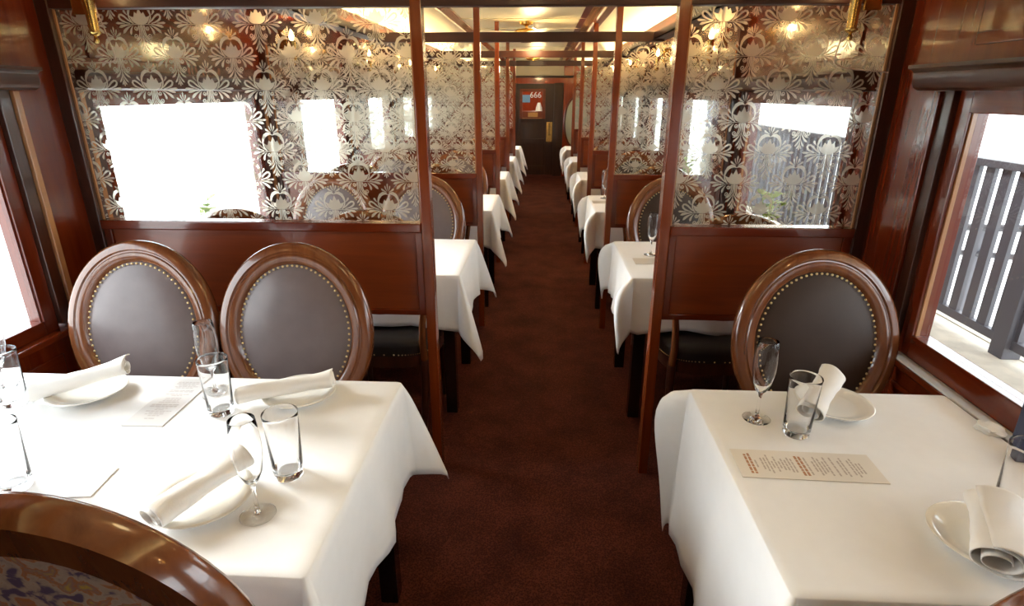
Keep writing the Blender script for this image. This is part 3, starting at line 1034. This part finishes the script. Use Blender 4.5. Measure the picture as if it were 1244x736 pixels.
for i in range(6):
    for sgn in (-1, 1):
        x0, x1 = (-1.69, TXL[i]) if sgn < 0 else (TXR[i], 1.155)
        s = 'left' if sgn < 0 else 'right'
        table(x0, x1, TN[i], TF[i], 'black-legged dining table under the cloth, %s table on the %s of the aisle' % (ORDT[i], s))
        cloth(x0, x1, TN[i], TF[i], TZ + 0.001, 0.262, i * 7 + sgn, (sgn > 0), ((0.47 if sgn > 0 else 0.30) if i == 0 else 0.285), 'white tablecloth with hanging corners on the %s table %s of the aisle' % (ORDT[i], s))
for i in range(6):
    # chairs facing the viewer, backs towards the next partition
    yb = 1.53 if i == 0 else TF[i] + 0.0
    gl = 'oval-back chairs'
    xs = (-1.378, -0.835) if i == 0 else (-1.30, -0.735)
    for k, x in enumerate(xs):
        chair(x, yb, 0, 'oval-back walnut chair with taupe leather facing us behind the %s left table, %s' % (ORDT[i], 'by the window' if k == 0 else 'nearer the aisle'))
    chair(0.915 if i == 0 else 0.80, yb, 0, 'oval-back walnut chair with leather in a darker brown tone facing us behind the %s right table' % ORDT[i])
    if i > 0:
        yf = max(PY[i - 1] + 0.49, TN[i] - 0.03)
        for k, x in enumerate(xs):
            chair(x + 0.02, yf, PI, 'oval-back walnut chair seen from behind before the %s left table, %s' % (ORDT[i], 'by the window' if k == 0 else 'nearer the aisle'), back=True)
        chair(0.80, yf, PI, 'oval-back walnut chair seen from behind before the %s right table' % ORDT[i], back=True)
chair(-0.665, 0.895, PI, 'near oval-back chair with floral tapestry back in the lower left corner')
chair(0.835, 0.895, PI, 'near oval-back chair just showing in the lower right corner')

# ------------------------------------------------------------------ tableware
ZT = TZ + 0.0045
def flute_proto():
    p = [(0, 0.0), (0.034, 0.0), (0.035, 0.0015), (0.030, 0.004), (0.010, 0.007), (0.005, 0.012), (0.0038, 0.03), (0.0038, 0.062), (0.006, 0.075), (0.014, 0.085), (0.0225, 0.105), (0.0285, 0.14), (0.0295, 0.165), (0.027, 0.20), (0.0245, 0.222),
         (0.0241, 0.2225), (0.0236, 0.221), (0.0261, 0.20), (0.0287, 0.165), (0.0277, 0.14), (0.0217, 0.107), (0.0132, 0.088), (0.005, 0.081), (0, 0.080)]
    return MB().lathe(p, 36).build('champagne_flute', M['glass'], None, 50)
def tumbler_proto():
    p = [(0, 0.0), (0.029, 0.0), (0.0312, 0.003), (0.0325, 0.02), (0.0372, 0.150), (0.0379, 0.158), (0.0374, 0.1590), (0.0369, 0.158), (0.0362, 0.150), (0.0314, 0.022), (0.0285, 0.016), (0.02, 0.0135), (0, 0.013)]
    return MB().lathe(p, 40).build('water_tumbler', M['glass'], None, 50)
def plate_proto():
    p = [(0, 0.004), (0.045, 0.004), (0.05, 0.0), (0.056, 0.0), (0.060, 0.004), (0.085, 0.014), (0.099, 0.0185), (0.100, 0.020), (0.098, 0.0212), (0.084, 0.017), (0.066, 0.0085), (0.058, 0.0075), (0, 0.0075)]
    return MB().lathe(p, 56).build('side_plate', M['china'], None, 50)
protos = {}
def ware(kind, fn, loc, label, cat, group, rz=0.0, rx=0.0, sc=1.0):
    if kind not in protos:
        o = protos[kind] = fn()
    else:
        o = protos[kind].copy()
        COL.objects.link(o)
    o.location = loc
    o.rotation_euler = (rx, 0, rz)
    o.scale = (sc, sc, sc)
    tag(o, label, cat, group)
    return o
def flute(x, y, label):
    ware('flute', flute_proto, (x, y, ZT), label, 'glass', 'champagne flutes')
def tumbler(x, y, label):
    ware('tumbler', tumbler_proto, (x, y, ZT), label, 'glass', 'water tumblers')
def plate(x, y, label):
    ware('plate', plate_proto, (x, y, ZT), label, 'plate', 'white side plates')
flute(0.576, 1.352, 'champagne flute left of the tumbler on the right front table')
tumbler(0.650, 1.285, 'water tumbler before the rolled napkin on the right front table')
tumbler(0.968, 1.010, 'water tumbler at the right edge beside the near right plate')
flute(-0.905, 1.400, 'champagne flute just behind the tumbler between the two left chairs')
tumbler(-0.842, 1.312, 'water tumbler between the two left chairs, in front of a flute')
flute(-0.560, 0.925, 'champagne flute beside the near plate on the left front table')
tumbler(-0.552, 1.058, 'water tumbler behind the near flute on the left front table')
tumbler(-1.435, 1.330, 'water tumbler at the left edge of the photo on the left table')
flute(-1.520, 1.400, 'champagne flute half out of frame beside the left window')
tumbler(-1.125, 0.985, 'water tumbler cut by the left edge behind the near chair')
flute(0.585, 2.985, 'champagne flute on the second right table')
tumbler(0.650, 2.93, 'water tumbler on the second right table')
flute(0.515, 4.72, 'champagne flute on the third right table')
plate(-1.265, 1.385, 'white side plate under the napkin before the left window chair')
plate(-0.665, 1.405, 'white side plate under the napkin before the second left chair')
plate(-0.690, 0.955, 'white side plate with napkin nearest us on the left table')
plate(0.800, 1.420, 'white side plate before the right oval-back chair')
plate(0.855, 0.915, 'white side plate in the lower right corner')

def napkin(p, q, r, label, flat=0.8, seed=1, flare=0.2, twist=0.0):
    """a cloth rolled into a spiral, axis from p to q"""
    rnd = random.Random(seed)
    p, q = Vector(p), Vector(q)
    ax = (q - p)
    L = ax.length
    ax.normalize()
    sd = ax.cross(Vector((0, 0, 1))).normalized()
    up = sd.cross(ax).normalized()
    nU, nT = 30, 64
    turns = 2.3
    vs, fs = [], []
    ph = rnd.random() * 6
    for i in range(nU + 1):
        u = i / nU
        k = 1 + flare * (2 * abs(u - 0.5)) ** 2.5 * (1 if u > 0.5 else 0.6)
        for j in range(nT + 1):
            t = j / nT
            a = t * turns * 2 * PI + twist + 0.35 * u
            rr = r * (0.34 + 0.66 * t) * k
            rr *= 1 + (0.045 * math.sin(3 * a + 7 * u + ph) + 0.035 * math.sin(9 * u + 2 * a + ph) + 0.022 * math.sin(23 * u + 5 * a + 2 * ph)) * t
            off = L * u + (0.03 * L * math.sin(2.1 * a * 0.2 + ph) + 0.10 * L * (t - 0.5) * (u - 0.5))
            vs.append(p + ax * off + sd * rr * math.cos(a) * (2 - flat) * 0.95 + up * rr * math.sin(a) * flat)
    for i in range(nU):
        for j in range(nT):
            fs.append((i * (nT + 1) + j, i * (nT + 1) + j + 1, (i + 1) * (nT + 1) + j + 1, (i + 1) * (nT + 1) + j))
    o = MB().add(vs, fs).build('rolled_napkin', M['napkin'], None, 80)
    m = o.modifiers.new('thickness', 'SOLIDIFY')
    m.thickness = 0.0022
    tag(o, label, 'napkin', 'rolled white napkins')
    return o
napkin((-1.375, 1.335, ZT + 0.030), (-1.150, 1.405, ZT + 0.085), 0.026, 'rolled white napkin raised on the plate before the left window chair', 0.9, 1)
napkin((-0.800, 1.345, ZT + 0.034), (-0.575, 1.430, ZT + 0.046), 0.026, 'rolled white napkin lying before the second left chair', 0.85, 2)
napkin((-0.735, 0.865, ZT + 0.038), (-0.645, 1.040, ZT + 0.052), 0.030, 'rolled white napkin on the plate nearest us on the left', 0.75, 3)
napkin((0.690, 1.320, ZT + 0.040), (0.785, 1.430, ZT + 0.088), 0.035, 'rolled napkin propped up behind the tumbler on the right table', 0.9, 4, 0.1)
napkin((0.795, 0.815, ZT + 0.050), (0.885, 0.965, ZT + 0.058), 0.042, 'fat rolled napkin in the lower right corner', 0.75, 5, 0.15)

def menu(cx, cy, w, l, rz, mat, label, seed, faint=False, lines=True):
    rnd = random.Random(seed)
    r = empty('menu_card', (cx, cy, ZT - 0.001), rz)
    MB().box(-w / 2, w / 2, -l / 2, l / 2, 0, 0.0016).build('card', mat, r)
    if lines:
        m1, m2 = MB(), MB()
        y = l / 2 - 0.030
        row = 0
        while y > -l / 2 + 0.03:
            head = row in (0, 1, 13, 14)
            hw = w * (0.36 if head else rnd.choice((0.26, 0.2, 0.32, 0.14)))
            tgt = m2 if head else m1
            x = -hw
            while x < hw - 0.004:
                ww = rnd.uniform(0.006, 0.016)
                tgt.box(x, min(x + ww, hw), y, y + (0.0055 if head else 0.0036), 0.0016, 0.0019)
                x += ww + 0.0025
            row += 1
            y -= 0.0088 if head else (0.0076 if rnd.random() > 0.25 else 0.0145)
        m1.build('printed_lines', M['ink_f'] if faint else M['ink'], r)['kind'] = 'stuff'
        if m2.v:
            m2.build('printed_headings', M['ink_f'] if faint else M['ink_r'], r)['kind'] = 'stuff'
    tag(r, label, 'menu', 'menu cards on the tables')
    return r
menu(0.620, 1.150, 0.108, 0.315, PI / 2 - 0.03, M['paper'], 'cream printed menu card lying on the right front table', 3)
menu(-1.015, 1.366, 0.108, 0.262, 0.02, M['paper_w'], 'white printed menu card between the two left chairs', 4, True)
menu(-1.02, 1.005, 0.15, 0.10, 0.1, M['paper_w'], 'white card glaring on the left table behind the near chair', 5, lines=False)
menu(0.60, 2.86, 0.11, 0.24, PI / 2, M['paper'], 'cream menu card on the second right table', 6, lines=False)
menu(0.505, 4.55, 0.11, 0.20, PI / 2, M['paper'], 'cream menu card on the third right table', 7, lines=False)

# standing folder at the right edge, white napkin crumple on the sill
fo = empty('standing_folder', (1.092, 1.185, ZT), 0.0)
MB().box(0, 0.028, -0.014, 0.014, 0, 0.23, 0.003).build('navy_spine', M['navy'], fo)
MB().box(0.028, 0.080, -0.012, 0.012, 0.0, 0.22, 0.002).build('tan_cover', M['tan'], fo)
tag(fo, 'upright folder with navy spine and tan cover by the right window', 'folder')
cr_ = bmesh.new()
bmesh.ops.create_icosphere(cr_, subdivisions=3, radius=0.028)
for v in cr_.verts:
    k = 1 + 0.22 * math.sin(v.co.x * 190 + 1) * math.sin(v.co.y * 160) + 0.15 * math.sin(v.co.z * 230 + v.co.x * 120)
    v.co = Vector((v.co.x * k, v.co.y * k * 1.2, v.co.z * k * 0.5))
mm = MB()
cr_.verts.index_update()
mm.add([v.co for v in cr_.verts], [[v.index for v in f.verts] for f in cr_.faces])
cr_.free()
cp = mm.build('crumpled_tissue', M['white'], None, 60, (1.150, 1.325, 0.752 + 0.013))
tag(cp, 'crumpled white tissue on the right window sill', 'tissue')

# small potted plants on the sills beyond the first and second partitions
def plant(x, y, z, s, label, seed):
    rnd = random.Random(seed)
    r = empty('potted_plant', (x, y, z))
    MB().lathe([(0, 0), (0.026, 0), (0.036, 0.03), (0.038, 0.055), (0.030, 0.075), (0.026, 0.075), (0.03, 0.055), (0, 0.05)], 20).build('pot', M['pot'], r, 50)
    sm = MB()
    leaves = []
    for k in range(4):
        a = rnd.random() * 6.28
        tip = Vector((0.03 * math.cos(a), 0.05 * math.sin(a) + 0.02, 0.19 + 0.07 * rnd.random()))
        pts = [Vector((0, 0, 0.05)), tip * 0.5 + Vector((0, 0, 0.03)), tip]
        sm.tube(pts, 0.0018, 5)
        for q in range(5):
            base = pts[1].lerp(tip, q / 4)
            d = Vector((rnd.uniform(-1, 1), rnd.uniform(-1, 1), rnd.uniform(0.1, 0.9))).normalized()
            leaves.append((base, d, rnd.uniform(0.035, 0.055)))
    sm.build('stem', M['leaf'], r, 60)
    for base, d, ln in leaves:
        sd = d.cross(Vector((0, 0, 1)))
        if sd.length < 0.1:
            sd = Vector((1, 0, 0))
        sd.normalize()
        nn = sd.cross(d)
        vs, fs = [], []
        for i in range(5):
            u = i / 4
            w = 0.36 * ln * math.sin(PI * min(1, u * 0.92 + 0.06)) ** 0.8
            c = base + d * ln * u - nn * 0.25 * ln * u * u
            vs += [c + sd * w, c + nn * 0.12 * w, c - sd * w]
        for i in range(4):
            for e in (0, 1):
                fs.append((i * 3 + e, i * 3 + e + 1, (i + 1) * 3 + e + 1, (i + 1) * 3 + e))
        MB().add(vs, fs).build('leaf', M['leaf'], r, 60)
    r.scale = (s, s, s)
    tag(r, label, 'plant', 'small potted plants on the window sills')
plant(1.165, 2.98, 0.752, 1.35, 'small leafy potted plant on the right sill seen through the nearest partition', 1)
plant(-1.725, 2.85, 0.752, 1.3, 'small leafy potted plant on the left sill seen through the nearest partition', 2)
plant(1.165, 4.75, 0.752, 1.3, 'small leafy potted plant on the right sill beyond the second partition', 3)

# ------------------------------------------------------------------ outside
struct(MB().box(-80, 80, -60, 90, -1.0, -0.9).build('ground', M['ground']))
dk = struct(empty('platform_deck', (1.9, 4, 0.2)))
for k in range(8):
    x = 1.62 + k * 0.142
    MB().box(x, x + 0.136, -4, 14, 0.17 + 0.002 * (k % 3), 0.205 + 0.002 * (k % 3), 0.003).build('plank', M['deck'] if k else M['gravel'], dk, None, (-1.9, -4, -0.2))
MB().box(1.62, 2.75, -4, 14, -0.9, 0.16).build('footing', M['ground'], dk, None, (-1.9, -4, -0.2))
# railing
rl = empty('platform_railing', (2.56, 3.0, 0.205))
RX = 2.56
def rpart(m, name):
    m.v = [(x - RX, y - 3.0, z - 0.205) for x, y, z in m.v]
    return m.build(name, M['rail'], rl)
rpart(MB().box(RX - 0.045, RX + 0.045, -2.0, 9.0, 1.175, 1.215, 0.003), 'top_rail')
rpart(MB().box(RX - 0.02, RX + 0.02, -2.0, 9.0, 0.265, 0.315, 0.003), 'bottom_rail')
yy = -1.9
pk = None
for k in range(88):
    y = -1.9 + k * 0.122
    if pk is None:
        pk = rpart(MB().box(RX - 0.012, RX + 0.012, -0.034 + 3.0, 0.034 + 3.0, 0.30, 1.18), 'picket')
        pk.location = (0, y - 3.0, 0)
    else:
        c = pk.copy()
        COL.objects.link(c)
        c.location = (0, y - 3.0, 0)
for y in (-1.2, 1.1, 3.02, 4.95, 6.9):
    rpart(MB().box(RX - 0.05, RX + 0.05, y - 0.05, y + 0.05, 0.205, 1.175, 0.004), 'post')
tag(rl, 'dark grey picket railing along the platform outside the right windows', 'railing')
hr = empty('ramp_handrail', (3.6, 4, 0))
MB().tube([(0, 3.0, 0.10), (0, -1.6, 1.02)], 0.03, 8).build('upper_bar', M['rail'], hr, 60)
MB().tube([(0, 3.0, -0.12), (0, -1.6, 0.80)], 0.025, 8).build('lower_bar', M['rail'], hr, 60)
for y in (-1.4, 0.8, 2.8):
    MB().box(-0.025, 0.025, y - 0.025, y + 0.025, -0.9, 0.10 + (3.0 - y) * 0.2).build('post', M['rail'], hr)
tag(hr, 'sloping grey ramp handrail behind the platform railing', 'handrail')

# unseen canopy added over the platform to dim daylight in the right-hand windows
cp_ = empty('added_canopy', (2.9, 4, 2.55))
MB().box(-1.2, 1.0, -9, 12, 0.02, 0.10, 0.01).build('added_canopy_roof', M['white'], cp_)
MB().box(-1.19, 0.99, -8.9, 11.9, 0.0, 0.02).build('added_canopy_soffit', M['added_soffit'], cp_)
for y in (-4.5, 9.5):
    MB().box(0.7, 0.85, y - 0.07, y + 0.07, -3.45, 0.0, 0.005).build('post', M['rail'], cp_)  # posts of the added canopy
tag(cp_, 'unseen flat canopy added above the railing to dim the right windows', 'canopy')
